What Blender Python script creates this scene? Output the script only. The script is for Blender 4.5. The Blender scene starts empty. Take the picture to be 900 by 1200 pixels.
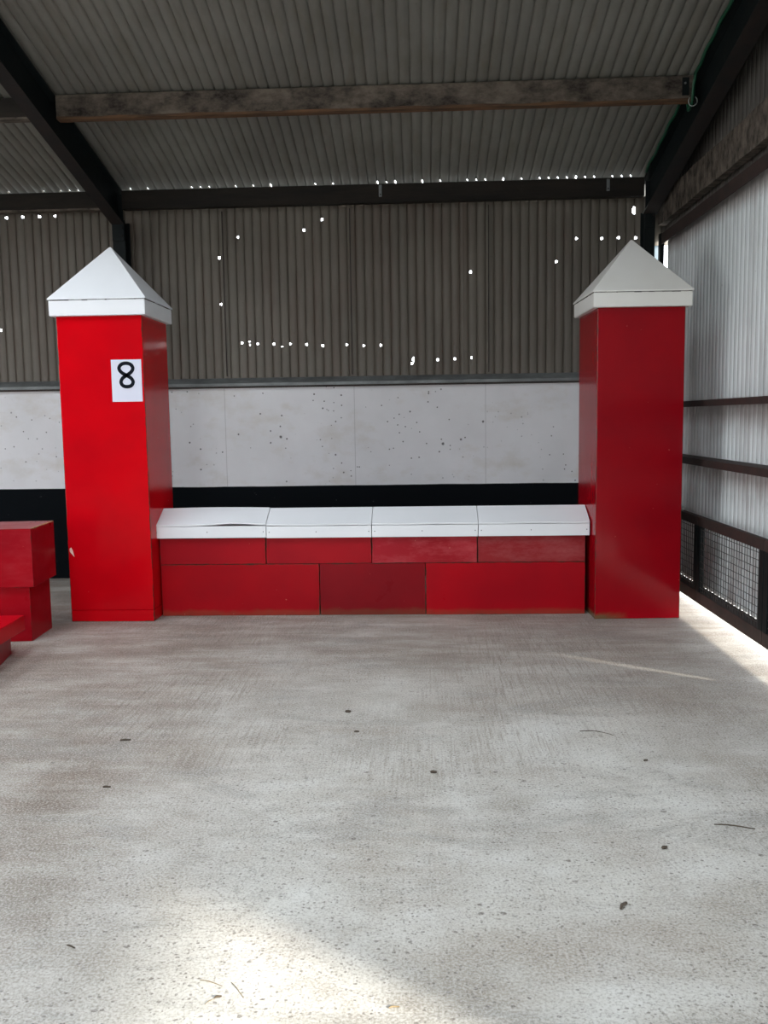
import bpy, bmesh, math, random
from mathutils import Vector, Matrix
random.seed(7)
C = bpy.context.scene.collection
S = bpy.context.scene
PI = math.pi

# ------------------------------------------------------------------ camera
def camera():
    f, p, y, r = 1036.87, -.1048, -.043, .0149
    cy, sy, cp, sp = math.cos(y), math.sin(y), math.cos(p), math.sin(p)
    fw = Vector((sy*cp, cy*cp, sp)); rt = Vector((cy, -sy, 0)); up = rt.cross(fw)
    c, s = math.cos(r), math.sin(r)
    r2 = c*rt - s*up; u2 = s*rt + c*up
    cam = bpy.data.objects.new('camera', bpy.data.cameras.new('camera')); C.objects.link(cam)
    m = Matrix((r2, u2, -fw)).transposed().to_4x4(); m.translation = (0, 0, 1.45)
    cam.matrix_world = m
    cam.data.sensor_fit = 'VERTICAL'; cam.data.sensor_height = 36; cam.data.lens = f*36/1200
    cam.data.clip_end = 200
    S.camera = cam
camera()

# ------------------------------------------------------------------ light
W = bpy.data.worlds.new('world'); S.world = W; W.use_nodes = True
nt = W.node_tree; nt.nodes.clear()
bg = nt.nodes.new('ShaderNodeBackground'); ou = nt.nodes.new('ShaderNodeOutputWorld')
tc = nt.nodes.new('ShaderNodeTexCoord'); sx = nt.nodes.new('ShaderNodeSeparateXYZ'); rp = nt.nodes.new('ShaderNodeValToRGB')
nt.links.new(tc.outputs['Generated'], sx.inputs[0]); nt.links.new(sx.outputs[2], rp.inputs[0])
rp.color_ramp.elements[0].position = .0; rp.color_ramp.elements[0].color = (.94, .965, 1.0, 1)
rp.color_ramp.elements[1].position = .7; rp.color_ramp.elements[1].color = (.86, .925, 1.0, 1)
nt.links.new(rp.outputs[0], bg.inputs[0]); nt.links.new(bg.outputs[0], ou.inputs[0])
bg.inputs[1].default_value = 6.8

SUN_EL = math.radians(18)
SUN_DIR = Vector((-.82*math.cos(SUN_EL), .5724*math.cos(SUN_EL), -math.sin(SUN_EL)))
sl = bpy.data.lights.new('sun', 'SUN'); sl.energy = 9.5; sl.angle = math.radians(3.0); sl.color = (1, .93, .82)
so = bpy.data.objects.new('sun', sl); C.objects.link(so)
so.rotation_euler = SUN_DIR.to_track_quat('-Z', 'Y').to_euler(); so.location = (8, -4, 6)

def portal(loc, size, normal):
    l = bpy.data.lights.new('portal', 'AREA'); l.shape = 'RECTANGLE'; l.size, l.size_y = size
    l.cycles.is_portal = True
    o = bpy.data.objects.new('portal', l); C.objects.link(o); o.location = loc
    o.rotation_euler = Vector(normal).to_track_quat('-Z', 'Z').to_euler()
    return o

S.view_settings.view_transform = 'Standard'; S.view_settings.look = 'None'
S.view_settings.gamma = 1; S.view_settings.use_curve_mapping = False
S.view_settings.exposure = 0.42
S.cycles.max_bounces = 10; S.cycles.diffuse_bounces = 7; S.cycles.sample_clamp_indirect = 6

# ------------------------------------------------------------------ material helpers
class NT:
    def __init__(s, name, rough=.6, spec=.5):
        s.m = bpy.data.materials.new(name); s.m.use_nodes = True
        s.t = s.m.node_tree; s.b = s.t.nodes['Principled BSDF']
        s.b.inputs['Roughness'].default_value = rough
        s.b.inputs['Specular IOR Level'].default_value = spec
        s._co = None
    def n(s, k, **kw):
        o = s.t.nodes.new(k)
        for a, b in kw.items(): setattr(o, a, b)
        return o
    def l(s, a, b): s.t.links.new(a, b)
    def co(s):
        if s._co is None: s._co = s.n('ShaderNodeTexCoord').outputs['Object']
        return s._co
    def map(s, scale=(1, 1, 1), rot=(0, 0, 0), loc=(0, 0, 0), src=None):
        o = s.n('ShaderNodeMapping'); s.l(src or s.co(), o.inputs[0])
        o.inputs['Scale'].default_value = scale; o.inputs['Rotation'].default_value = rot; o.inputs['Location'].default_value = loc
        return o.outputs[0]
    def noise(s, scale, detail=4, rough=.55, vec=None, dist=0):
        o = s.n('ShaderNodeTexNoise'); s.l(vec or s.co(), o.inputs['Vector'])
        o.inputs['Scale'].default_value = scale; o.inputs['Detail'].default_value = detail
        o.inputs['Roughness'].default_value = rough; o.inputs['Distortion'].default_value = dist
        return o.outputs['Fac']
    def ramp(s, f, a, b, ca=(0, 0, 0), cb=(1, 1, 1)):
        o = s.n('ShaderNodeMapRange'); s.l(f, o.inputs[0]); o.clamp = True
        o.inputs[1].default_value = a; o.inputs[2].default_value = b
        return o.outputs[0]
    def math(s, op, a, b=None):
        o = s.n('ShaderNodeMath', operation=op)
        for i, v in enumerate((a, b)):
            if v is None: continue
            if isinstance(v, (int, float)): o.inputs[i].default_value = v
            else: s.l(v, o.inputs[i])
        return o.outputs[0]
    def mix(s, f, a, b, mode='MIX'):
        o = s.n('ShaderNodeMix', data_type='RGBA', blend_type=mode)
        for i, v in ((0, f), (6, a), (7, b)):
            if isinstance(v, (int, float)): o.inputs[i].default_value = v
            elif isinstance(v, tuple): o.inputs[i].default_value = v if len(v) == 4 else v+(1,)
            else: s.l(v, o.inputs[i])
        return o.outputs[2]
    def xyz(s, src=None):
        o = s.n('ShaderNodeSeparateXYZ'); s.l(src or s.co(), o.inputs[0]); return o.outputs
    def color(s, c):
        if isinstance(c, tuple): s.b.inputs['Base Color'].default_value = c+(1,)
        else: s.l(c, s.b.inputs['Base Color'])
        return s
    def rough(s, r): s.l(r, s.b.inputs['Roughness']); return s
    def bump(s, h, strength=.3, dist=.01):
        o = s.n('ShaderNodeBump'); s.l(h, o.inputs['Height']); o.inputs['Strength'].default_value = strength; o.inputs['Distance'].default_value = dist
        s.l(o.outputs[0], s.b.inputs['Normal']); return s

def paint(name, base, dark, rough=.28, chip=(.2, .08, .05), chipamt=.72, light=None):
    m = NT(name, rough)
    n1 = m.noise(1.7, 3); n2 = m.noise(9, 6, .7)
    c = m.mix(m.ramp(n1, .35, .7), base, dark)
    if light: c = m.mix(m.math('MULTIPLY', m.ramp(m.noise(3.5, 5, .7), .5, .75), .55), c, light)
    c = m.mix(m.ramp(n2, chipamt, chipamt+.02), c, chip)
    m.color(c)
    m.rough(m.math('ADD', m.math('MULTIPLY', m.noise(6, 4), .22), rough-.11))
    return m.bump(m.noise(14, 3), .06, .01)

RED_SPEC = .09
def edged_red(name, size, base, dark, edge=.004, rough=.24, seeds=0, dirt=0.0, light=None, lightamt=.5):
    """gloss red paint on a board box (size w,d,h, origin at the middle of its base) rubbed through along the edges"""
    m = NT(name, rough, RED_SPEC if rough > .2 else .13)
    w, d, h = size
    X, Y, Z = m.xyz()
    ax = m.math('SUBTRACT', w/2, m.math('ABSOLUTE', X)); ay = m.math('SUBTRACT', d/2, m.math('ABSOLUTE', Y))
    az = m.math('MINIMUM', Z, m.math('SUBTRACT', h, Z))
    # second smallest distance = distance to the closest edge
    lo = m.math('MINIMUM', ax, ay); hi = m.math('MAXIMUM', ax, ay)
    sec = m.math('MINIMUM', hi, m.math('MAXIMUM', lo, az))
    nv = m.map((1, 1, 1), loc=(seeds*3.1, seeds*1.7, seeds))
    wear = m.math('ADD', sec, m.math('MULTIPLY', m.math('SUBTRACT', m.noise(11, 5, .7, nv), .5), .022))
    wf = m.ramp(wear, edge+.001, edge-.002)
    c = m.mix(m.ramp(m.noise(1.9, 3, .5, nv), .35, .68), base, dark)
    if light: c = m.mix(m.math('MULTIPLY', m.ramp(m.noise(4.5, 6, .75, m.map((.6, 1, 1.6), loc=(seeds, 0, 0))), .46, .72), lightamt), c, light)
    c = m.mix(m.ramp(m.noise(38, 2, .5, nv), .775, .79), c, (.45, .17, .13))
    c = m.mix(wf, c, (.07, .03, .02))
    if dirt:
        if dirt > .5: dirt = m.math('MULTIPLY', m.ramp(m.math('ADD', X, m.math('MULTIPLY', m.noise(6, 3), .2)), .02, -.12), dirt)
        df = m.math('MULTIPLY', m.ramp(m.math('SUBTRACT', Z, m.math('MULTIPLY', m.noise(7, 4, .6, nv), .08)), .012, -.02), dirt)
        c = m.mix(df, c, (.10, .085, .04))
    m.color(c)
    m.rough(m.math('ADD', m.math('MULTIPLY', m.noise(5, 4, .6, nv), .22), rough-.1))
    m.bump(m.noise(9, 4, .6, m.map((1, 1, .5))), .07, .012)
    return m.m

# ------------------------------------------------------------------ mesh helpers
def link(name, bm, mat, parent=None, loc=None, rotz=0, smooth=False):
    me = bpy.data.meshes.new(name); bm.to_mesh(me); bm.free()
    if smooth:
        for p in me.polygons: p.use_smooth = True
    if mat: me.materials.append(mat.m if isinstance(mat, NT) else mat)
    o = bpy.data.objects.new(name, me); C.objects.link(o)
    if parent: o.parent = parent
    if loc: o.location = loc
    o.rotation_euler = (0, 0, rotz)
    return o
def tag(o, label, cat, group=None):
    o['label'] = label; o['category'] = cat
    if group: o['group'] = group
    return o
def struct(o): o['kind'] = 'structure'; return o
def empty(name, loc=(0, 0, 0), rotz=0):
    o = bpy.data.objects.new(name, None); C.objects.link(o); o.location = loc; o.rotation_euler = (0, 0, rotz)
    o.empty_display_size = .1
    return o
def add_hull(bm, corners):
    """8 corners: bottom four counter-clockwise then top four"""
    v = [bm.verts.new(c) for c in corners]
    for f in ((3, 2, 1, 0), (4, 5, 6, 7), (0, 1, 5, 4), (1, 2, 6, 5), (2, 3, 7, 6), (3, 0, 4, 7)): bm.faces.new([v[i] for i in f])
    return v
def add_box(bm, a, b):
    x0, y0, z0 = a; x1, y1, z1 = b
    return add_hull(bm, [(x0, y0, z0), (x1, y0, z0), (x1, y1, z0), (x0, y1, z0), (x0, y0, z1), (x1, y0, z1), (x1, y1, z1), (x0, y1, z1)])
def box(a, b, bev=0, seg=2):
    bm = bmesh.new(); add_box(bm, a, b)
    if bev: bmesh.ops.bevel(bm, geom=bm.edges[:], offset=bev, segments=seg, affect='EDGES', profile=.6)
    return bm
def add_tube(bm, pts, r, seg=6):
    pts = [Vector(p) for p in pts]; rings = []
    for i, p in enumerate(pts):
        d = (pts[min(i+1, len(pts)-1)]-pts[max(i-1, 0)]).normalized()
        a = d.cross(Vector((0, 0, 1)) if abs(d.z) < .9 else Vector((1, 0, 0))).normalized(); b = d.cross(a)
        rr = r[i] if isinstance(r, (list, tuple)) else r
        rings.append([bm.verts.new(p+(a*math.cos(2*PI*k/seg)+b*math.sin(2*PI*k/seg))*rr) for k in range(seg)])
    for i in range(len(rings)-1):
        for k in range(seg):
            bm.faces.new((rings[i][k], rings[i][(k+1) % seg], rings[i+1][(k+1) % seg], rings[i+1][k]))
    bm.faces.new(rings[0][::-1]); bm.faces.new(rings[-1])
def add_ibeam(bm, p0, p1, up, wide, deep, t=.011):
    """rolled I section from p0 to p1 (top centre line)"""
    p0, p1, up = Vector(p0), Vector(p1), Vector(up)
    d = (p1-p0).normalized(); side = d.cross(up).normalized(); up = side.cross(d).normalized()
    def prism(s0, s1, u0, u1):
        c = []
        for u in (u0, u1):
            for p, s in ((p0, s0), (p0, s1), (p1, s1), (p1, s0)): c.append(p+side*s+up*u)
        add_hull(bm, c)
    prism(-wide/2, wide/2, -t, 0); prism(-wide/2, wide/2, -deep, -deep+t); prism(-t/2, t/2, -deep+t, -t)

# ------------------------------------------------------------------ materials
PITCH = .0777
def m_floor():
    m = NT('floor_concrete', .62, .3)
    X, Y, Z = m.xyz()
    M = lambda *a: m.math('MULTIPLY', *a)
    big = m.noise(.9, 6, .62); mid = m.noise(3.2, 7, .7, m.map(loc=(4, 2, 0)))
    c = m.mix(m.ramp(big, .38, .64), (.58, .565, .51), (.31, .285, .24))
    c = m.mix(M(m.ramp(mid, .42, .66), .7), c, (.63, .625, .59))
    # brown trodden-in dirt, heaviest along the jump and on the left
    yb = m.ramp(m.math('ADD', Y, M(m.noise(.8, 4, .6, m.map(loc=(9, 0, 0))), 3.0)), 5.0, 7.0)
    xl = m.ramp(m.math('SUBTRACT', m.math('ADD', X, M(Y, -.12)), M(m.noise(1.1, 5, .65), 1.3)), -1.45, -2.6)
    df = m.math('MAXIMUM', M(yb, .85), M(xl, 1.0))
    df = M(df, m.ramp(m.noise(3.0, 8, .75, m.map((.5, 1.7, 1), loc=(1, 5, 0))), .30, .58))
    # tan smears
    c = m.mix(M(m.ramp(m.noise(1.5, 6, .65, m.map((.6, 1.2, 1), loc=(3, 7, 0))), .49, .64), .6), c, (.27, .22, .165))
    # brushed striations, running away from the camera, broken up in patches
    st = m.noise(1, 4, .7, m.map((85, 3.0, 1), rot=(0, 0, .05)))
    st2 = m.noise(1, 4, .7, m.map((3, 70, 1), rot=(0, 0, .10)))
    st3 = m.noise(1, 4, .7, m.map((60, 2.5, 1), rot=(0, 0, -.45)))
    pm = m.ramp(m.noise(.9, 4, .6, m.map(loc=(2, 11, 0))), .40, .58)
    pm = M(pm, m.ramp(m.math('ADD', Y, M(big, 1.2)), 3.0, 4.6))
    c = m.mix(M(m.ramp(st, .48, .64), M(pm, .85)), c, (.23, .19, .145))
    c = m.mix(M(m.ramp(st, .52, .36), M(pm, .25)), c, (.60, .59, .56))
    bk = m.ramp(m.math('ADD', Y, M(big, 1.5)), 4.9, 6.0)
    c = m.mix(M(m.ramp(st2, .47, .66), M(bk, .65)), c, (.46, .40, .335))
    c = m.mix(M(m.ramp(st2, .47, .34), M(bk, .45)), c, (.15, .115, .09))
    c = m.mix(M(m.ramp(st3, .54, .68), M(m.ramp(X, -.9, -1.8), .5)), c, (.50, .45, .39))
    c = m.mix(df, c, (.40, .315, .255), 'MULTIPLY')
    # dark scuffs
    sk = m.noise(1.3, 7, .72, m.map((.8, 2.2, 1), loc=(5, 3, 0)), .7)
    c = m.mix(M(m.ramp(sk, .53, .66), .55), c, (.20, .19, .17))
    sk2 = m.noise(2.6, 3, .6, m.map((1, 1.6, 1), rot=(0, 0, .5), loc=(8, 3, 0)), 1.4)
    c = m.mix(M(m.ramp(m.math('ABSOLUTE', m.math('SUBTRACT', sk2, .5)), .012, .004), M(m.ramp(m.noise(1.2, 2, .5, m.map(loc=(1, 9, 0))), .5, .6), .35)), c, (.16, .145, .12))
    # pits and grit specks of two sizes
    def specks(scale, size, thr, cl, off, st_=(1, 1.3, 1)):
        v = m.n('ShaderNodeTexVoronoi'); m.l(m.map(st_, loc=(off, off*.6, 0)), v.inputs['Vector']); v.inputs['Scale'].default_value = scale
        r = m.xyz(v.outputs['Color'])
        sz = M(r[1], size)
        f = M(m.ramp(m.math('SUBTRACT', v.outputs['Distance'], sz), .05, .0), m.ramp(r[0], thr, thr+.02))
        return M(f, m.ramp(m.noise(1.5, 3, .6, m.map(loc=(off, 0, 0))), cl, cl+.12))
    s1 = specks(17, .17, .72, .34, 1.0); s2 = specks(46, .28, .45, .32, 3.0); s3 = specks(85, .34, .32, .36, 6.0, (1, .8, 1))
    spot = m.math('MAXIMUM', s1, m.math('MAXIMUM', M(s2, .95), M(s3, .8)))
    c = m.mix(M(spot, .8), c, (.10, .082, .065))
    g = M(m.ramp(m.noise(55, 5, .75, m.map((1, 1.5, 1))), .54, .62), m.ramp(m.noise(2.2, 5, .65, m.map(loc=(7, 1, 0))), .38, .58))
    c = m.mix(M(g, .6), c, (.19, .175, .15))
    fine = m.noise(120, 4, .75)
    c = m.mix(M(m.ramp(fine, .46, .60), .5), c, (.66, .65, .62))
    c = m.mix(M(m.ramp(fine, .47, .37), .6), c, (.24, .225, .195))
    m.color(c)
    m.rough(m.math('ADD', M(mid, .3), .45))
    h = m.math('ADD', m.math('ADD', M(m.noise(24, 6, .7), .6), M(M(st, pm), .5)), M(spot, -.5))
    m.bump(h, .5, .006)
    return m
def m_wall():
    m = NT('painted_concrete', .7, .3)
    X, Y, Z = m.xyz()
    c = m.mix(m.ramp(m.noise(1.3, 5, .6), .3, .7), (.76, .765, .785), (.66, .665, .68))
    c = m.mix(m.math('MULTIPLY', m.ramp(m.noise(2.4, 5, .65, m.map((1, 1, 1.6), loc=(3, 0, 2))), .54, .74), .55), c, (.55, .51, .44))
    # board joints every 1.19 m, faint
    fr = m.math('ABSOLUTE', m.math('SUBTRACT', m.math('FRACT', m.math('DIVIDE', m.math('ADD', X, 12.504), 1.19)), .5))
    jt = m.ramp(fr, .4965, .4985)
    c = m.mix(m.math('MULTIPLY', jt, .38), c, (.2, .2, .2))
    # pinholes, clustered
    def dots(scale, size, thr, cl, off):
        v = m.n('ShaderNodeTexVoronoi'); m.l(m.map(loc=(off, 0, off)), v.inputs['Vector']); v.inputs['Scale'].default_value = scale
        r = m.xyz(v.outputs['Color'])[1]
        f = m.math('MULTIPLY', m.ramp(v.outputs['Distance'], size, size*.7), m.ramp(r, thr, thr+.02))
        return m.math('MULTIPLY', f, m.ramp(m.noise(1.1, 2, .5, m.map(loc=(off, 0, 0))), cl, cl+.1))
    d = m.math('MAXIMUM', dots(9, .085, .62, .42, 1.3), dots(17, .13, .62, .46, 4.7))
    # the larger pits seen one by one
    n_ = m.math('MULTIPLY', m.math('SUBTRACT', m.noise(60, 2), .5), .012)
    for px_, pz_, pr_ in ((-1.382, 1.247, .009), (-1.379, 1.356, .010), (-1.286, 1.300, .015), (-1.469, 1.513, .009), (-.142, 1.377, .008), (-1.273, 1.494, .010), (-.212, 1.394, .007), (.198, 1.217, .015), (.563, 1.413, .013), (.361, 1.254, .012), (.071, 1.674, .009), (-.021, 1.096, .009), (.40, 1.27, .008), (-1.44, 1.70, .007)):
        dx_ = m.math('SUBTRACT', X, px_); dz_ = m.math('SUBTRACT', Z, pz_)
        q_ = m.math('SQRT', m.math('ADD', m.math('MULTIPLY', dx_, dx_), m.math('MULTIPLY', dz_, dz_)))
        d = m.math('MAXIMUM', d, m.ramp(m.math('ADD', q_, n_), pr_, pr_*.6))
    c = m.mix(m.math('MULTIPLY', d, .85), c, (.06, .06, .06))
    # black painted dado
    zb = m.math('ADD', Z, m.math('MULTIPLY', m.math('SUBTRACT', m.noise(2.5, 3), .5), .012))
    c = m.mix(m.ramp(zb, .851, .846), c, m.mix(m.ramp(m.noise(17, 4), .7, .74), (.0065, .008, .0095), (.05, .05, .05)))
    m.l(m.math('MULTIPLY', m.ramp(zb, .846, .851), .3), m.b.inputs['Specular IOR Level'])
    m.color(c); m.bump(m.math('ADD', m.noise(5, 5, .6), m.math('MULTIPLY', d, -.6)), .22, .012)
    return m
def m_sheet(name, a, b, rust, rustamt=.35, seam=None, streak='Z', rough=.5, spec=.4, metal=0, extra=None):
    m = NT(name, rough, spec); m.b.inputs['Metallic'].default_value = metal
    c = m.mix(m.ramp(m.noise(.8, 5, .6), .35, .65), a, b)
    sc = {'Z': (9, 9, .7), 'Y': (9, .7, 9)}[streak]
    c = m.mix(m.math('MULTIPLY', m.ramp(m.noise(1, 5, .65, m.map(sc)), .48, .72), rustamt), c, rust)
    c = m.mix(m.math('MULTIPLY', m.ramp(m.noise(30, 3, .6), .68, .74), .3), c, tuple(x*.3 for x in rust))
    if extra: c = extra(m, c)
    m.color(c); m.rough(m.math('ADD', m.math('MULTIPLY', m.noise(6, 4), .3), rough-.15))
    return m
def m_simple(name, a, b, scale=6, rough=.6, spec=.4, metal=0, str_=(1, 1, 1), bmp=.15):
    m = NT(name, rough, spec); m.b.inputs['Metallic'].default_value = metal
    v = m.map(str_)
    m.color(m.mix(m.ramp(m.noise(scale, 6, .68, v), .36, .66), a, b)); m.bump(m.noise(scale*3, 4, .6, v), bmp, .008)
    return m
def rustbands(m, c):
    # rust and grime washed down below each rail of the right wall
    X, Y, Z = m.xyz()
    tot = None
    n = m.math('MULTIPLY', m.noise(1, 4, .7, m.map((9, 9, 1.2))), .20)
    for zr in (1.46, 1.02, 2.9):
        d = m.math('SUBTRACT', zr+.05, Z)
        f = m.math('MULTIPLY', m.ramp(m.math('SUBTRACT', d, n), .06, -.04), m.ramp(d, -.06, -.02))
        tot = f if tot is None else m.math('MAXIMUM', tot, f)
    c = m.mix(m.math('MULTIPLY', tot, .55), c, (.20, .14, .12))
    low = m.ramp(Z, .75, .1)
    return m.mix(m.math('MULTIPLY', low, m.math('MULTIPLY', m.ramp(m.noise(2.2, 5, .7, m.map((1, 1.5, .6))), .42, .6), .7)), c, (.22, .15, .13))
MAT = dict(
    floor=m_floor(), wall=m_wall(),
    roof=m_sheet('roof_sheet', (.195, .191, .168), (.14, .137, .12), (.11, .10, .07), .5, streak='Y', rough=.55),
    clad=m_sheet('brown_cladding', (.142, .127, .104), (.108, .096, .079), (.10, .068, .052), .55, rough=.55),
    side=m_sheet('pale_cladding', (.67, .71, .71), (.57, .605, .605), (.26, .265, .26), .5, rough=.45, extra=rustbands),
    gable=m_sheet('gable_cladding', (.10, .093, .083), (.075, .068, .06), (.06, .045, .035), .5, rough=.6),
    steel=m_simple('dark_steel', (.006, .009, .010), (.010, .013, .013), 5, .6, .12),
    flange=m_simple('rusted_flange', (.022, .016, .014), (.012, .012, .012), 7, .7, .2),
    timber=m_simple('weathered_timber', (.15, .125, .10), (.020, .016, .014), 7, .85, .2, 0, (.8, 2, 1.3), .6),
    eaves=m_simple('dark_timber', (.022, .018, .014), (.012, .011, .010), 4, .8, .2, 0, (.4, 2, 3), .3),
    edge=m_simple('bare_wood', (.16, .085, .045), (.055, .036, .025), 5, .85, .2, 0, (.6, 4, 4), .3),
    galv=m_simple('galvanised', (.20, .215, .215), (.11, .12, .12), 9, .5, .5, .35, (.5, 1, 1)),
    rust=m_simple('rusty_angle', (.040, .022, .018), (.020, .014, .012), 9, .7),
    wire=m_simple('dark_wire', (.028, .033, .032), (.05, .035, .028), 20, .55),
    white=paint('white_paint', (.80, .82, .84), (.75, .77, .79), .4, (.16, .14, .12), .735),
    white2=paint('aged_white_paint', (.76, .755, .72), (.70, .69, .64), .45, (.16, .13, .10), .73),
    dark=m_simple('grime', (.02, .015, .012), (.04, .03, .025), 12, .8),  # also colours the strip painted as shadow under the flashing
    paper=m_simple('paper', (.64, .66, .76), (.61, .63, .73), 3, .6, .3, 0, (1, 1, 1), .02),
    ink=m_simple('ink', (.005, .007, .012), (.005, .007, .012), 3, .7, .1),
    green=m_simple('green_plastic', (.008, .075, .035), (.006, .05, .025), 8, .4),
    pale=m_simple('pale_wire', (.35, .38, .36), (.25, .28, .27), 8, .5),
    twig=m_simple('dry_twig', (.09, .065, .04), (.05, .038, .026), 30, .85),
    straw=m_simple('straw', (.26, .20, .11), (.16, .12, .07), 30, .8),
    chip=m_simple('dark_chip', (.09, .068, .05), (.05, .04, .03), 30, .85),
    outside=m_simple('yard_concrete', (.5, .49, .46), (.42, .41, .38), 2, .8),
)

# ------------------------------------------------------------------ large structure
XR, YB, EAVE_Y, EAVE_Z, SL = 2.165, 8.10, 7.9, 3.49, .23
def roof_z(y): return EAVE_Z + SL*(EAVE_Y-y)
XL, YF, YRIDGE = -9.0, -4.0, -1.0

struct(link('floor', box((XL, YF, -.2), (XR+.12, YB+.2, 0)), MAT['floor']))
struct(link('ground', box((-40, -40, -.24), (40, 40, -.035)), MAT['outside']))

def wave(t, amp): return amp*(1-2*abs(math.cos(PI*(t % 1)))**.42)
def corr(u0, u1, rows, P, amp=.0095, seg=8, holes=(), sheet=.0, skip=None):
    """corrugated sheet: u along the wave, rows = list of v; P(u, v, w) -> point; faces inside holes are left out"""
    bm = bmesh.new(); n = int((u1-u0)/PITCH*seg); grid = []
    rows = sorted(set(round(r, 4) for r in rows))
    us = [u0+PITCH/seg*i for i in range(n+1)]
    for u in us:
        off = 0
        if sheet:
            k = math.floor((u+50)/.8); off = .004*(k % 2)
        w = wave((u-u0)/PITCH, amp)+off
        grid.append([bm.verts.new(P(u, v, w)) for v in rows])
    for i in range(n):
        uc = (us[i]+us[i+1])/2
        near = [h for h in holes if abs(h[0]-uc) < h[2]*1.5]
        for j in range(len(rows)-1):
            vc = (rows[j]+rows[j+1])/2
            if any(((uc-h[0])/h[2])**2+((vc-h[1])/h[3])**2 < 1 for h in near): continue
            if skip and skip(uc, vc): continue
            bm.faces.new((grid[i][j], grid[i+1][j], grid[i+1][j+1], grid[i][j+1]))
    for v in [v for v in bm.verts if not v.link_faces]: bm.verts.remove(v)
    return bm
def lin(a, b, n): return [a+(b-a)*i/n for i in range(n+1)]

# three invented rooflight bays, out of view, to bring light from above
LIGHTS = [(-6.2, -5.0), (-3.6, -2.4), (-.9, .1)]
LY0, LY1 = .8, 5.2
rg = random.Random(3)
GLINTS = {}
def glint(u, v):
    # slots cut in the sheet to give gleams of daylight above the eaves beam
    k = int((u-(XL-.1))/PITCH); t = (u-(XL-.1))/PITCH-k
    if k not in GLINTS: GLINTS[k] = (rg.random() < (.6 if -.8 < u < 1.85 else .3 if u < -2.7 else .2), rg.choice((.07, .07, .14)), rg.random() < (.35 if u > -.5 else .1))
    on, wd, tall = GLINTS[k]
    return on and (0 < t-.5 < wd) and (7.93 < v < 7.95 or tall and 7.92 < v < 7.965)
def roof_skip(u, v): return glint(u, v) or any(a < u < b for a, b in LIGHTS) and LY0 < v < LY1
# roof: two slopes of corrugated sheet
bm = corr(XL-.1, XR+.1, lin(YRIDGE, 8.32, 9)+[LY0, LY1, 7.92, 7.932, 7.948, 7.965], lambda u, v, w: (u, v, roof_z(v)+.012+w), amp=.0075, skip=roof_skip)
struct(link('ceiling', bm, MAT['roof'], smooth=False))
zr = roof_z(YRIDGE)
bm = corr(XL-.1, XR+.1, lin(YF-.3, YRIDGE, 3), lambda u, v, w: (u, v, zr+.012-SL*(YRIDGE-v)+w), amp=.0105, seg=4)
struct(link('ceiling', bm, MAT['roof'], smooth=False))

# back wall: painted concrete with cladding above
wb = struct(link('wall_back', box((XL, YB, 0), (XR+.1, YB+.2, 1.775)), MAT['wall']))
HB = [(-1.812, 2.927), (-1.635, 3.104), (-1.036, 3.154), (-0.872, 3.244), (-1.811, 2.513), (-1.63, 2.16), (-1.485, 2.15), (-1.335, 2.147), (-1.186, 2.145), (-1.034, 2.138), (-0.889, 2.124), (-0.67, 2.128), (-0.515, 2.117), (-0.359, 2.118), (0.159, 1.979), (0.314, 1.983), (0.465, 1.992), (0.461, 2.753), (1.398, 3.023), (1.225, 2.827), (1.624, 3.018), (1.774, 3.022), (1.924, 3.018), (-3.761, 3.327), (-3.61, 3.33), (-3.455, 3.33), (-3.305, 3.33), (-3.872, 2.318)]
holes = [(x, z, .0095, .0115) for x, z in HB]
holes += [(-1.560, 2.172, .006, .008), (-1.553, 2.142, .006, .008), (-.062, 1.985, .0085, .022), (-.078, 1.948, .010, .012), (1.905, 3.255, .016, .032), (-1.26, 2.122, .006, .006)]
rows = lin(1.79, 3.375, 8)
for h in holes: rows += [h[1]-h[3], h[1]-h[3]/2, h[1]-.0005, h[1]+h[3]/2, h[1]+h[3]]
rows += [2.945, 3.12, 3.2]
bm = corr(XL, 2.25, rows, lambda u, v, w: (u, YB+.065+w, v), amp=.0085, skip=lambda u, v: 2.05 < u and v < 2.945 or 2.022 < u < 2.036 and 3.12 < v < 3.2, holes=holes, sheet=1)
link('cladding', bm, MAT['clad'], wb)
m = NT('translucent_gap_fill', .5); tr = m.n('ShaderNodeBsdfTranslucent'); mx = m.n('ShaderNodeMixShader')
m.l(m.mix(m.ramp(m.noise(1, 4, .7, m.map((60, 1, 2))), .4, .62), (.33, .36, .36), (.10, .20, .27)), tr.inputs[0]); m.color((.3, .35, .38)); mx.inputs[0].default_value = .6
m.l(m.b.outputs[0], mx.inputs[1]); m.l(tr.outputs[0], mx.inputs[2]); m.l(mx.outputs[0], m.t.nodes['Material Output'].inputs[0])
link('sky_dimming_strip', box((2.045, YB+.09, 1.8), (2.150, YB+.093, 2.97)), m, wb)  # added translucent strip; dims and tints the sky seen through the corner gap
# thin vertical lap edges of single sheets
bm = bmesh.new()
for x, z0, z1 in ((-1.775, 1.86, 3.33), (-.62, 1.86, 3.33), (.62, 1.86, 3.33)): add_box(bm, (x-.004, YB+.046, z0), (x+.004, YB+.054, z1))
link('lap_edge', bm, MAT['dark'], wb)

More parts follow.
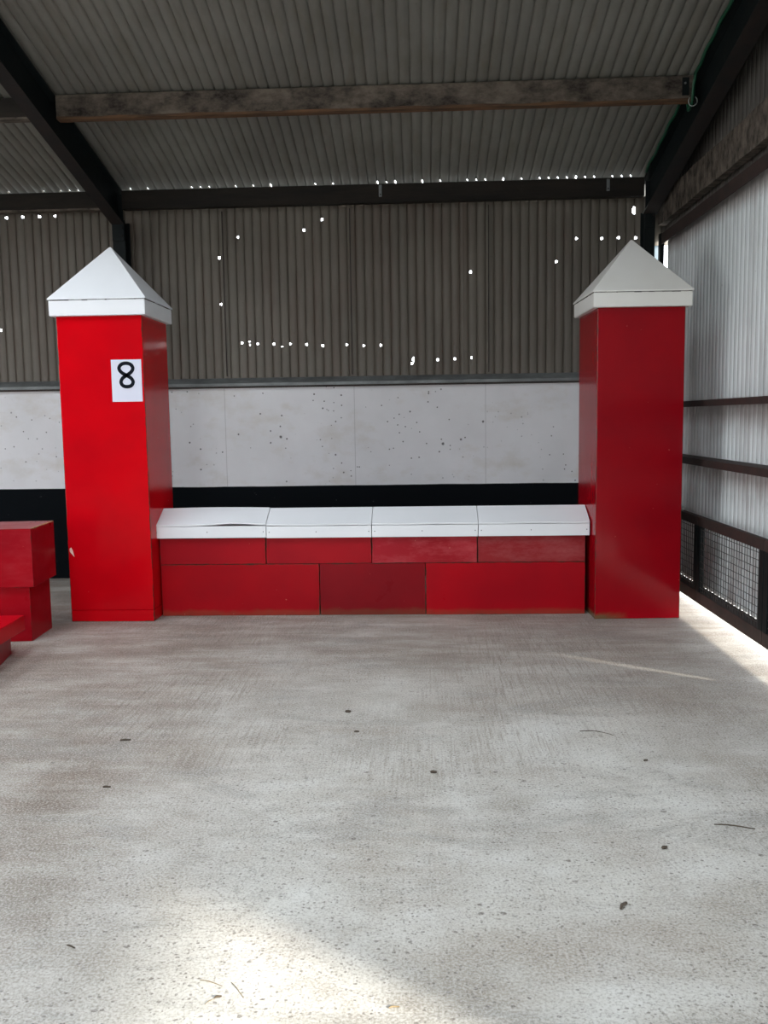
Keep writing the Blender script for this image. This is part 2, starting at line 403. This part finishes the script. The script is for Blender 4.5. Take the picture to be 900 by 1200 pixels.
# right wall: pale corrugated cladding; gap at its foot, one slit, one open panel out of view, cut for the sun patch on the floor
def side_skip(u, v):
    if -.75 < u < .56 and .5 < v < 1.12: return True
    if abs(u-4.40) < .0125 and v < .52: return True
    return False
rowsR = lin(.125, 3.03, 12)+[.5, .52, 1.12]
bm = bmesh.new()
wr = struct(link('wall_right', corr(YF, YB-.10, rowsR, lambda u, v, w: (XR+w, u, v), amp=.0085, skip=side_skip), MAT['side'], smooth=False))
bm = bmesh.new()
def gable_top(u): return (roof_z(u) if u > YRIDGE else zr-SL*(YRIDGE-u))
n = int((YB+.1-YF)/PITCH*8); prev = None
for i in range(n+1):
    u = YF+PITCH/8*i; w = wave(i/8, .009)
    cur = (bm.verts.new((XR+.012+w, u, 3.0)), bm.verts.new((XR+.012+w, u, gable_top(u)+.02)))
    if prev: bm.faces.new((prev[0], cur[0], cur[1], prev[1]))
    prev = cur
link('gable_cladding', bm, MAT['gable'], wr)
# front and left walls, out of view: they close the shed except for wide doorways, invented to let daylight in
bm = bmesh.new(); add_box(bm, (-.7, YF-.1, 0), (XR+.05, YF, 4.9)); add_box(bm, (XL, YF-.1, 0), (-3.3, YF, 4.9)); add_box(bm, (-3.3, YF-.1, 3.8), (-.7, YF, 4.9))
struct(link('wall_front', bm, MAT['clad']))
bm = bmesh.new(); add_box(bm, (XL-.1, 3.5, 0), (XL, YB+.2, 5.5)); add_box(bm, (XL-.1, YF, 0), (XL, 0, 5.6)); add_box(bm, (XL-.1, 0, 3.2), (XL, 3.5, 5.6))
struct(link('wall_left', bm, MAT['clad']))
portal((-2.0, YF, 1.9), (2.6, 3.8), (0, 1, 0))
portal((XL, 1.75, 1.6), (3.5, 3.2), (1, 0, 0))
for a, b in LIGHTS: portal(((a+b)/2, (LY0+LY1)/2, roof_z((LY0+LY1)/2)+.03), (b-a, LY1-LY0), (0, -.2, -1))

# ------------------------------------------------------------------ frame, purlins and rails
# flashing sill on top of the concrete
fl = empty('sill_flashing', (-.4, YB, 1.78)); tag(fl, 'weathered grey metal flashing strip along the top of the white back wall', 'flashing')
bm = bmesh.new()
x0, x1 = XL+.4, XR+.4
prof = [(-.035, -.014), (-.035, .012), (.045, .062), (.045, -.014)]
a = [bm.verts.new((x0, y, z)) for y, z in prof]; b = [bm.verts.new((x1-.05, y, z)) for y, z in prof]
for i in range(4): bm.faces.new((a[i], b[i], b[(i+1) % 4], a[(i+1) % 4]))
bm.faces.new(a[::-1]); bm.faces.new(b)
link('sill', bm, MAT['galv'], fl)
link('shadow_strip', box((x0, -.03, -.03), (x1-.05, .01, -.0145)), MAT['dark'], fl)  # dark strip stands in for the shadow gap under the flashing

def bolt(parent, loc, r, depth, mat, name='bolt'):
    bm = bmesh.new(); bmesh.ops.create_cone(bm, cap_ends=True, segments=6, radius1=r, radius2=r*.85, depth=depth, matrix=Matrix.Rotation(PI/2, 4, 'X'))
    return link(name, bm, mat, parent, loc)
def rafter(name, x, label, wide, deep, col_to, cw=None):
    cw = cw or wide
    e = empty(name, (x, 0, 0)); tag(e, label, 'steel frame')
    up = Vector((0, SL, 1)); y0, y1 = YRIDGE, 8.02
    bm = bmesh.new(); add_ibeam(bm, (0, y1, roof_z(y1)-.012), (0, y0, roof_z(y0)-.012), up, wide, deep)
    link('rafter', bm, MAT['steel'], e)
    bm = bmesh.new(); un = up.normalized()
    d = Vector((0, -1, SL)).normalized(); base = Vector((0, y1, roof_z(y1)-.012))-un*(deep+.003)
    L = (y1-y0)/abs(d.y)*.985; c = []
    for q in (base-d*-.02, ):
        for uo in (0, .003):
            for s, t in ((-wide/2, .02), (wide/2, .02), (wide/2, L), (-wide/2, L)): c.append(base+Vector((s, 0, 0))+d*t+un*uo)
    v = [bm.verts.new(p) for p in c]
    for f in ((0, 1, 2, 3), (7, 6, 5, 4), (4, 5, 1, 0), (5, 6, 2, 1), (6, 7, 3, 2), (7, 4, 0, 3)): bm.faces.new([v[i] for i in f])
    link('rusty_flange', bm, MAT['flange'], e)
    bm = bmesh.new()
    add_ibeam(bm, (0, 7.94, 0), (0, 7.94, roof_z(7.94)-deep+.02), (0, -1, 0), cw, .15)
    link('column', bm, MAT['steel'], e)
    link('haunch_plate', box((-cw/2+.002, 7.925, 3.05), (cw/2-.002, 7.935, roof_z(7.87)-.05), .002), MAT['steel'], e)
    for k in range(2): bolt(e, (cw/2-.02, 7.918, 3.09+.07*k), .008, .014, MAT['flange'])
    return e
rafter('steel_rafter', -2.655, 'dark steel rafter and column behind the left pillar, rusty underside', .11, .27, 3.2)
rafter('steel_rafter', 1.99, 'black steel rafter at the right end wall, above the right pillar', .12, .29, 3.2, .09)

def purlin(name, xa, xb, y, ztop, h, th, mat, edgemat, label, group=None):
    e = empty(name, ((xa+xb)/2, y, ztop-h)); tag(e, label, 'roof timber', group)
    L = (xb-xa)/2
    bm = bmesh.new(); n = 40; rnd = random.Random(int(abs(xa)*100)+int(y*10)); rings = []
    def wob(): return rnd.uniform(-.004, .004)
    for i in range(n+1):
        x = -L+2*L*i/n
        rings.append([bm.verts.new((x, -th/2+wob()*.5, wob()+.012)), bm.verts.new((x, th/2, wob()*.3+.012)), bm.verts.new((x, th/2, h+SL*-th/2)), bm.verts.new((x, -th/2+wob()*.5, h))])
    for i in range(n):
        for k in range(4): bm.faces.new((rings[i][k], rings[i+1][k], rings[i+1][(k+1) % 4], rings[i][(k+1) % 4]))
    bm.faces.new(rings[0][::-1]); bm.faces.new(rings[-1])
    link('beam', bm, mat, e)
    bm = bmesh.new(); rings = []
    for i in range(n+1):
        x = -L+2*L*i/n; q = wob()*.7
        rings.append([bm.verts.new((x, -th/2-.003, q)), bm.verts.new((x, th/2, 0)), bm.verts.new((x, th/2, .013)), bm.verts.new((x, -th/2-.003, .017+q+wob()))])
    for i in range(n):
        for k in range(4): bm.faces.new((rings[i][k], rings[i+1][k], rings[i+1][(k+1) % 4], rings[i][(k+1) % 4]))
    bm.faces.new(rings[0][::-1]); bm.faces.new(rings[-1])
    link('lower_edge', bm, edgemat, e)
    return e
yp = 6.53; zp = roof_z(yp)-.0
purlin('timber_purlin', -2.598, 1.928, yp+.03, zp-.01, .168, .07, MAT['timber'], MAT['edge'], 'dusty brown timber purlin spanning the roof between the two steel rafters')
purlin('timber_purlin', -8.9, -2.713, yp+.03, zp-.02, .15, .07, MAT['eaves'], MAT['timber'], 'dark timber purlin left of the left rafter, upper one of two')
purlin('timber_purlin', -2.598, 1.928, yp-1.5, roof_z(yp-1.5)-.01, .168, .07, MAT['timber'], MAT['edge'], 'dusty timber purlin higher up the roof, above the frame')
purlin('eaves_beam', -2.598, 1.928, EAVE_Y+.03, EAVE_Z-.019, .157, .07, MAT['eaves'], MAT['eaves'], 'dark eaves beam along the top of the brown corrugated back wall')
purlin('eaves_beam', -8.9, -2.713, EAVE_Y+.03, EAVE_Z-.02, .16, .07, MAT['eaves'], MAT['timber'], 'dark eaves beam left of the left rafter, lower one of two')

# straps on the eaves beam
for x, lab in ((-.33, 'small grey metal strap near the middle of the eaves beam'), (1.62, 'small grey metal strap at the right end of the eaves beam')):
    s = empty('metal_strap', (x, EAVE_Y-.012, EAVE_Z-.13)); tag(s, lab, 'strap')
    link('plate', box((-.013, -.004, 0), (.013, .002, .100), .002), MAT['galv'], s)
    bolt(s, (0, -.007, .02), .007, .008, MAT['dark'])

# timber on the right wall above the rails
e = empty('wall_timber', (2.11, 2, 3.086)); tag(e, 'thick dusty brown timber running along the top of the right wall', 'timber beam')
bm = bmesh.new(); rings = []; n = 60; rnd = random.Random(5)
for i in range(n+1):
    y = -5.9+(6.02+5.9)*i/n
    rings.append([bm.verts.new((-.03+rnd.uniform(-.003, .003), y, rnd.uniform(-.006, .006))), bm.verts.new((.035, y, 0)), bm.verts.new((.035, y, .234)), bm.verts.new((-.03+rnd.uniform(-.003, .003), y, .234+rnd.uniform(-.006, .006)))])
for i in range(n):
    for k in range(4): bm.faces.new((rings[i][k], rings[i][(k+1) % 4], rings[i+1][(k+1) % 4], rings[i+1][k]))
bm.faces.new(rings[0]); bm.faces.new(rings[-1][::-1])
link('beam', bm, MAT['timber'], e)

def rail(x, z0, z1, label, y0=-3.9, y1=7.90):
    e = empty('steel_rail', (x, (y0+y1)/2, z0)); tag(e, label, 'rail'); L = (y1-y0)/2; h = z1-z0
    bm = bmesh.new(); add_box(bm, (0, -L, 0), (.006, L, h)); link('upright_leg', bm, MAT['rust'], e)
    bm = bmesh.new(); add_box(bm, (.006, -L, h-.006), (XR-.012-x, L, h)); link('flat_leg', bm, MAT['rust'], e)
    return e
k = 2.0/2.08
def zs(z): return 1.45+(z-1.45)*k
rail(2.08, 2.906, 2.996, 'rust brown steel rail directly under the thick timber on the right wall')
rail(2.0, zs(1.508), zs(1.554), 'rust brown steel rail on the right wall, upper of the two beside the right pillar')
rail(2.0, zs(1.064), zs(1.115), 'rust brown steel rail on the right wall, lower of the two beside the right pillar')

# corner trims at the far right, daylight between them
e = empty('corner_angle', (2.115, 8.0, 1.78)); tag(e, 'thin dark steel angle between the bright gap and the right wall sheet', 'post')
link('upright_leg', box((-.018, -.006, 0), (.016, 0, 1.24)), MAT['steel'], e)
link('side_leg', box((-.018, 0, 0), (-.012, .06, 1.24)), MAT['steel'], e)

# ------------------------------------------------------------------ mesh panels low on the right wall
def mesh_panel(y0, y1, label):
    e = empty('mesh_panel', (2.0, (y0+y1)/2, zs(.026))); tag(e, label, 'mesh panel', 'wire mesh panels along the foot of the right wall')
    L = (y1-y0)/2; zb = zs(.026); zt = zs(.685)-zb; rb = zs(.114)-zb; rt = zs(.613)-zb
    link('bottom_rail', box((0, -L, 0), (.02, L, rb), .003), MAT['rust'], e)
    link('blocking_ledge', box((.0205, -L, .125-zb), (.148, L, .131-zb)), MAT['rust'], e)  # added ledge, blocks the bright line between sheet foot and rail
    link('top_rail', box((0, -L, rt), (.035, L, zt), .003), MAT['rust'], e)
    for s in (-1, 1):
        link('frame_post', box((0, s*L-(0 if s < 0 else .062), rb), (.035, s*L+(.062 if s < 0 else 0), rt), .002), MAT['steel'], e)
    bm = bmesh.new(); r = .0023
    y = -L+.05
    while y < L-.04: add_tube(bm, [(.012, y, rb-.02), (.012, y, rt+.02)], r, 4); y += .047
    z = rb+.035
    while z < rt: add_tube(bm, [(.0085, -L+.03, z), (.0085, L-.03, z)], r, 4); z += .047
    link('wire_grid', bm, MAT['wire'], e)
for y0, y1, lab in ((6.485, 7.78, 'wire mesh panel in a rusty frame, mostly hidden behind the right pillar'), (5.225, 6.475, 'wire mesh panel in a rusty frame just right of the right pillar'), (3.965, 5.215, 'wire mesh panel in a rusty frame, cut off by the right edge of the photo')):
    mesh_panel(y0, y1, lab)

# green cable and tie on the right rafter
e = empty('green_cable', (1.915, 6.6, 3.6)); tag(e, 'thin green cable running down the left edge of the right rafter', 'cable')
pts = []
for i in range(117):
    y = 5.15+(7.80-5.15)*i/116
    dip = max(.170*math.exp(-(max(0, abs(y-6.56)-.055)/.03)**2), .170*math.exp(-(max(0, abs(y-5.06)-.055)/.03)**2))
    pts.append((-.002+.004*math.sin(i*.5), y-6.6, roof_z(y)-.030-dip-.005*math.sin(i*.27)-3.6))
bm = bmesh.new(); add_tube(bm, pts, .012, 6); link('sheath', bm, MAT['green'], e, smooth=True)
pts = [(-.012+.03*math.cos(t), 6.47-6.6+.005*math.sin(t*2), roof_z(6.52)-.20-3.6+.035*math.sin(t)) for t in [PI*(.8+1.5*i/14) for i in range(15)]]
bm = bmesh.new(); add_tube(bm, pts, .003, 5); link('wire_tie', bm, MAT['pale'], e, smooth=True)
e = empty('purlin_cleat', (1.87, 6.515, 3.66)); tag(e, 'dark steel cleat where the dusty purlin meets the right rafter', 'bracket')
link('plate', box((-.03, -.004, 0), (.018, .002, .12), .002), MAT['steel'], e)
bolt(e, (-.01, -.008, .08), .008, .01, MAT['galv'])

# ------------------------------------------------------------------ the jump: pillars
def pillar(name, cx, yf, w, d, h, rot, label, red, white, base_seam, apex, skirt=.11):
    """origin: middle of the base. rot turns about the front corner next to the wall"""
    e = empty(name, (cx, yf+d/2, 0), rot); tag(e, label, 'pillar')
    g = .0015
    body = link('body', box((-w/2, -d/2, .0 if not base_seam else base_seam+g), (w/2, d/2, h), .004), red, e)
    if base_seam: link('plinth', box((-w/2, -d/2, 0), (w/2, d/2, base_seam), .004), red, e)
    cap = empty('cap', (0, 0, h)); cap.parent = e
    o = .036
    a, b = w/2+o, d/2+o
    bm = bmesh.new(); add_box(bm, (-a, -b, 0), (a, b, skirt))
    bmesh.ops.bevel(bm, geom=bm.edges[:], offset=.004, segments=2, affect='EDGES')
    link('skirt', bm, white, cap)
    # pyramid boards with small gap line above the skirt
    bm = bmesh.new(); q = .006
    base = [bm.verts.new((sx_*(a+q), sy_*(b+q), skirt+.003)) for sx_, sy_ in ((-1, -1), (1, -1), (1, 1), (-1, 1))]
    low = [bm.verts.new((sx_*(a+q), sy_*(b+q), skirt+.012)) for sx_, sy_ in ((-1, -1), (1, -1), (1, 1), (-1, 1))]
    t = .006; top = [bm.verts.new((sx_*t, sy_*t, apex-h)) for sx_, sy_ in ((-1, -1), (1, -1), (1, 1), (-1, 1))]
    bm.faces.new(base[::-1])
    for i in range(4):
        j = (i+1) % 4
        bm.faces.new((base[i], base[j], low[j], low[i])); bm.faces.new((low[i], low[j], top[j], top[i]))
    bm.faces.new(top)
    link('pyramid', bm, white, cap)
    bm = bmesh.new()
    add_box(bm, (-a+.006, -b+.006, skirt-.002), (a-.006, b-.006, skirt+.004)); rw = random.Random(int(abs(cx)*999))
    for ax, side in ((0, -1), (1, 1), (1, -1)):
        L_ = a if ax == 0 else b; p_ = -L_+.01
        while p_ < L_-.02:
            l_ = rw.uniform(.01, .07); t_ = rw.choice((.001, .0015, .002, .0035, .005))
            if rw.random() < .8:
                f_ = side*((b if ax == 0 else a)+.0012); g_ = side*((b if ax == 0 else a)-.003)
                z_ = skirt+.003-t_
                q0, q1 = min(f_, g_), max(f_, g_)
                if ax == 0: add_box(bm, (p_, q0, z_-.001), (min(p_+l_, L_-.004), q1, skirt+.003))
                else: add_box(bm, (q0, p_, z_-.001), (q1, min(p_+l_, L_-.004), skirt+.003))
            p_ += l_
    link('joint', bm, MAT['dark'], cap)
    return e
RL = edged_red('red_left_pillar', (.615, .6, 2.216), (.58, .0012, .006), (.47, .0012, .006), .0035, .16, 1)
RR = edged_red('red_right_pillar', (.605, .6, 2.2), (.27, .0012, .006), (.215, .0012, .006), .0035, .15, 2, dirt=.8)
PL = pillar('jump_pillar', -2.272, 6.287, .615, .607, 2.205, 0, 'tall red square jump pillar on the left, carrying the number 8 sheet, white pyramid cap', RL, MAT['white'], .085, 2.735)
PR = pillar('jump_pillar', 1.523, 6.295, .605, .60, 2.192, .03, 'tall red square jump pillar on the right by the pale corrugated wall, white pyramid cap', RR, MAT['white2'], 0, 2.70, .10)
# paint chip on the left pillar
bm = bmesh.new(); v = [bm.verts.new((x, 0, z)) for x, z in ((-.012, .03), (0, .04), (.012, .018), (.018, -.012), (.022, -.03), (.006, -.012), (-.01, .008))]; bm.faces.new(v)
link('paint_chip', bm, m_simple('bare_patch', (.75, .5, .42), (.7, .5, .4), 10), PL, (-.285, -.3045, .512))

# number sheet
e = empty('number_sheet', (-2.09, 6.286, 1.6)); tag(e, 'white paper sheet with black number 8 fixed on the left pillar', 'sign')
link('paper', box((-.109, -.002, 0), (.109, -.0005, .297)), MAT['paper'], e)
ctrl = [(425, 440), (505, 385), (541, 315), (502, 249), (420, 226), (338, 249), (298, 315), (338, 385), (425, 440), (505, 492), (537, 560), (502, 620), (430, 639), (358, 620), (324, 560), (352, 492)]
ctrl = [Vector(((x-425)*.000411, 0, (433-y)*.000401)) for x, y in ctrl]
bm = bmesh.new(); th = .0125; pts = []; nc = len(ctrl)
for i in range(nc):
    p0, p1, p2, p3 = ctrl[i-1], ctrl[i], ctrl[(i+1) % nc], ctrl[(i+2) % nc]
    for k in range(8):
        t = k/8
        pts.append(.5*((2*p1)+(p2-p0)*t+(2*p0-5*p1+4*p2-p3)*t*t+(3*p1-p0-3*p2+p3)*t**3))
N = len(pts)
vs = []
for i in range(N):
    d = (pts[(i+1) % N]-pts[i-1]).normalized(); nrm = Vector((d.z, 0, -d.x))
    vs.append((bm.verts.new(pts[i]+nrm*th), bm.verts.new(pts[i]-nrm*th)))
for i in range(N):
    j = (i+1) % N; bm.faces.new((vs[i][0], vs[j][0], vs[j][1], vs[i][1]))
link('numeral', bm, MAT['ink'], e, (.0, -.0032, .188))

# ------------------------------------------------------------------ the jump: wall blocks and coping
YW, DW = 6.463, .33
xs_low = [-1.957, -.765, .023, 1.194]
low_lab = ['long dark red bottom block of the jump wall, beside the left pillar', 'short darker red bottom block in the middle of the jump wall', 'long red bottom block of the jump wall, beside the right pillar']
low_col = [((.36, .002, .007), (.28, .002, .007)), ((.23, .004, .009), (.17, .004, .008)), ((.37, .002, .008), (.29, .002, .008))]
for i in range(3):
    w = xs_low[i+1]-xs_low[i]-.004; h = .388
    m = edged_red('red_bottom_%d' % i, (w, DW, h), *low_col[i], .003, .3, 5+i, dirt=.3)
    o = link('jump_block', box((-w/2, -DW/2, 0), (w/2, DW/2, h), .003), m, None, ((xs_low[i]+xs_low[i+1])/2, YW+DW/2+(0, .004, -.002)[i], 0))
    tag(o, low_lab[i], 'jump block')
xs_up = [-1.960, -1.160, -.373, .406, 1.194]
up_lab = ['red upper block of the jump wall, leftmost, touching the left pillar', 'red upper block of the jump wall, second from the left pillar', 'chipped faded red upper block of the jump wall, second from the right pillar', 'dull faded red upper block of the jump wall, beside the right pillar']
up_col = [((.38, .004, .010), (.30, .004, .010), None), ((.36, .005, .011), (.29, .004, .010), None), ((.34, .012, .022), (.28, .01, .016), (.50, .09, .10)), ((.27, .022, .026), (.23, .012, .016), (.36, .10, .10))]
for i in range(4):
    w = xs_up[i+1]-xs_up[i]-.005; h = .196; z = .390
    m = edged_red('red_upper_%d' % i, (w, DW, h), up_col[i][0], up_col[i][1], .003, .33, 11+i, light=up_col[i][2], lightamt=.6)
    o = link('jump_block', box((-w/2, -DW/2, 0), (w/2, DW/2, h), .003), m, None, ((xs_up[i]+xs_up[i+1])/2, YW+DW/2+(.0, .002, -.003, .001)[i], z))
    tag(o, up_lab[i], 'jump block')
cop_lab = ['white coping piece with a warped split top board, beside the left pillar', 'white coping piece on the jump wall, second from the left pillar', 'white coping piece on the jump wall, second from the right pillar', 'white coping piece on the jump wall, beside the right pillar']
ends = [(-1.985, -1.150), (-1.146, -.371), (-.367, .408), (.412, 1.215)]
for i, (a, b) in enumerate(ends):
    w = b-a; z0 = .588 if i else .592
    e = empty('coping_piece', ((a+b)/2, YW+DW/2, z0)); tag(e, cop_lab[i], 'coping', 'white coping pieces on the jump wall')
    hw = DW/2+.035; sk = .088; rise = .106
    wm = MAT['white'] if i < 2 else MAT['white2']
    if i == 0 or i == 1 or i == 2 or i == 3: wm = MAT['white']
    link('front_board', box((-w/2, -hw, 0), (w/2, -hw+.014, sk), .002), wm, e)
    link('rear_board', box((-w/2, hw-.014, 0), (w/2, hw, sk), .002), wm, e)
    for s in (-1, 1):
        bm = bmesh.new(); t = .012; x = s*(w/2-t/2-.001)
        p = [(-hw+.014, 0), (hw-.014, 0), (hw-.014, sk), (0, sk+rise-.012), (-hw+.014, sk)]
        A = [bm.verts.new((x-t/2, y, z)) for y, z in p]; B = [bm.verts.new((x+t/2, y, z)) for y, z in p]
        bm.faces.new(A[::-1]); bm.faces.new(B)
        for q in range(5): bm.faces.new((A[q], A[(q+1) % 5], B[(q+1) % 5], B[q]))
        link('end_board', bm, wm, e)
    for s in (-1, 1):
        bm = bmesh.new(); n = 20; R = []
        for q in range(n+1):
            x = -w/2+w*q/n; u = q/n
            if i == 0 and s < 0: lift = .016*math.exp(-((u-.72)/.22)**2)*1.0; dent = .010*math.sin(PI*min(1, u*1.6)); top = .006*math.sin(PI*u)
            else: lift = .002+.001*math.sin(u*9+i); dent = 0; top = 0
            tk = .010
            yo, zo = s*(hw+.004), sk+.002+lift*(1 if s < 0 else 0)
            yi, zi = 0, sk+rise+top
            R.append([bm.verts.new((x, yo, zo)), bm.verts.new((x, yi, zi)), bm.verts.new((x, yi, zi+tk)), bm.verts.new((x, yo, zo+tk))])
        for q in range(n):
            for k2 in range(4):
                f = (R[q][k2], R[q+1][k2], R[q+1][(k2+1) % 4], R[q][(k2+1) % 4]); bm.faces.new(f if s < 0 else f[::-1])
        bm.faces.new(R[0][::-1] if s < 0 else R[0]); bm.faces.new(R[-1] if s < 0 else R[-1][::-1])
        link('sloping_board', bm, wm, e)
    for x in (-w/2+.02, -.02, w/2-.02): bolt(e, (x, -hw-.001, sk*.5), .004, .004, MAT['dark'], 'nail')

# ------------------------------------------------------------------ stacked blocks on the far left
def wedge_box(corners, bev=.004):
    bm = bmesh.new(); add_hull(bm, corners)
    bmesh.ops.bevel(bm, geom=bm.edges[:], offset=bev, segments=2, affect='EDGES'); return bm
def oriented(name, fx, fy, z0, w, d, h, rot, label, mat):
    """front right bottom corner at (fx, fy); w to the left, d away from the camera"""
    c, s = math.cos(rot), math.sin(rot)
    cx, cy = fx+(-w/2)*c-(d/2)*s, fy+(-w/2)*s+(d/2)*c
    o = link(name, box((-w/2, -d/2, 0), (w/2, d/2, h), .005), mat, None, (cx, cy, z0), rot)
    return tag(o, label, 'jump block')
mR = lambda i, w, d, h, a, b, e_=.006, **k_: edged_red('red_stack_%d' % i, (w, d, h), a, b, e_, .3, 20+i, **k_)
oriented('storage_block', -2.620, 5.715, 0, .95, .385, .372, .07, 'red block on the floor left of the left pillar, underneath another red block', mR(0, .95, .385, .372, (.33, .003, .009), (.26, .003, .009), .0015, light=(.36, .03, .04), lightamt=.3))
UB = oriented('storage_block', -2.575, 5.68, .374, .95, .47, .392, .09, 'red block with a bare worn top edge stacked above another, left of left pillar', mR(1, .95, .47, .392, (.30, .003, .009), (.23, .003, .009), .0015, light=(.36, .04, .05), lightamt=.35))
bm = bmesh.new(); rw = random.Random(4); y_ = -.225
while y_ < .225:
    l_ = rw.uniform(.015, .06); q_ = rw.uniform(.005, .011)*(1.5 if y_ < -.15 else 1)
    add_box(bm, (.4755-q_, y_, .3925-q_*.7), (.4762, min(y_+l_, .228), .3932)); y_ += l_
link('worn_edge', bm, m_simple('worn_edge_wood', (.60, .38, .20), (.25, .13, .06), 30, .8), UB)['label'] = 'bare worn wooden edge'
oriented('step_block', -2.465, 4.72, 0, .8, .70, .145, .22, 'low dark red block on the floor at the left edge, carrying a flat red block', mR(2, .8, .70, .145, (.26, .004, .010), (.20, .004, .01), .0015))
oriented('step_block', -2.482, 4.60, .147, .8, .84, .095, .065, 'flat red block at the left edge lying on a low dark red block', mR(3, .8, .84, .095, (.50, .003, .010), (.42, .003, .010), .0015))

# ------------------------------------------------------------------ bits of litter on the floor
def at(px, py):
    f, p, y, r = 1036.87, -.1048, -.043, .0149
    m = S.camera.matrix_world
    return None
def litter(x, y, L, rad, ang, mat, label, bend=.15, name='twig'):
    bm = bmesh.new(); n = 6
    pts = [((i/n-.5)*L, bend*L*math.sin(PI*i/n), rad*.9+.0008*math.sin(i)) for i in range(n+1)]
    add_tube(bm, pts, [rad*(.5+.5*math.sin(PI*(.15+.7*i/n))) for i in range(n+1)], 5)
    o = link(name, bm, mat, None, (x, y, 0), ang); tag(o, label, name.replace('_', ' ')); return o
LIT = [(-1.369, 3.873, .052, .006, .2, 'chip', .05, 'bark_chip', 'dark bark chip on the floor in front of the left pillar'),
       (-.377, 4.262, .030, .009, .2, 'chip', .1, 'bark_chip', 'round dark crumb on the floor in front of the middle of the jump wall'),
       (-.314, 3.985, .026, .005, .2, 'chip', .1, 'bark_chip', 'small dark crumb just nearer the camera than the round dark crumb'),
       (.037, 3.507, .028, .008, .1, 'chip', .1, 'bark_chip', 'small dark crumb alone in the middle of the open floor'),
       (-1.271, 3.355, .034, .005, .1, 'chip', .1, 'bark_chip', 'thin dark crumb at the left of the floor beside pale scratches'),
       (-.989, 2.285, .034, .003, -.45, 'chip', .05, 'bark_chip', 'thin dark splinter near the lower left corner of the floor'),
       (.803, 2.872, .024, .008, .5, 'chip', .1, 'bark_chip', 'dark crumb at the right of the floor above the long brown chip'),
       (.586, 2.513, .046, .007, .95, 'chip', .12, 'bark_chip', 'long brown chip lying at a slant on the lower right floor'),
       (1.09, 3.035, .15, .0032, -.25, 'twig', .06, 'twig', 'dark crooked twig on the floor near the right edge of the photo'),
       (.79, 3.97, .17, .0022, -.35, 'twig', .16, 'twig', 'thin curved dark stalk on the floor in front of the right pillar'),
       (.932, 3.639, .022, .006, .5, 'chip', .1, 'bark_chip', 'small dark crumb on the brownish floor before the right pillar'),
       (-.560, 2.135, .075, .0015, -.35, 'straw', .05, 'straw', 'pale straw at the left of the bright patch of floor'),
       (-.485, 2.108, .085, .0013, -.95, 'straw', .02, 'straw', 'straight straw at the right of the twig knot in the bright patch'),
       (-.528, 2.078, .020, .0035, .4, 'twig', .1, 'twig', 'short brown twig knot lying in the bright patch of floor'),
       (-.545, 2.062, .035, .0012, .9, 'straw', .1, 'straw', 'short bent straw under the twig knot in the bright patch'),
       (-.081, 2.048, .030, .003, .2, 'straw', .1, 'straw', 'short tan stalk at the bottom of the floor right of the bright patch')]
for x, y, L, rad, ang, mt, bend, nm, lab in LIT: litter(x, y, L*.9, rad*.78, ang, MAT[mt], lab, bend, nm)
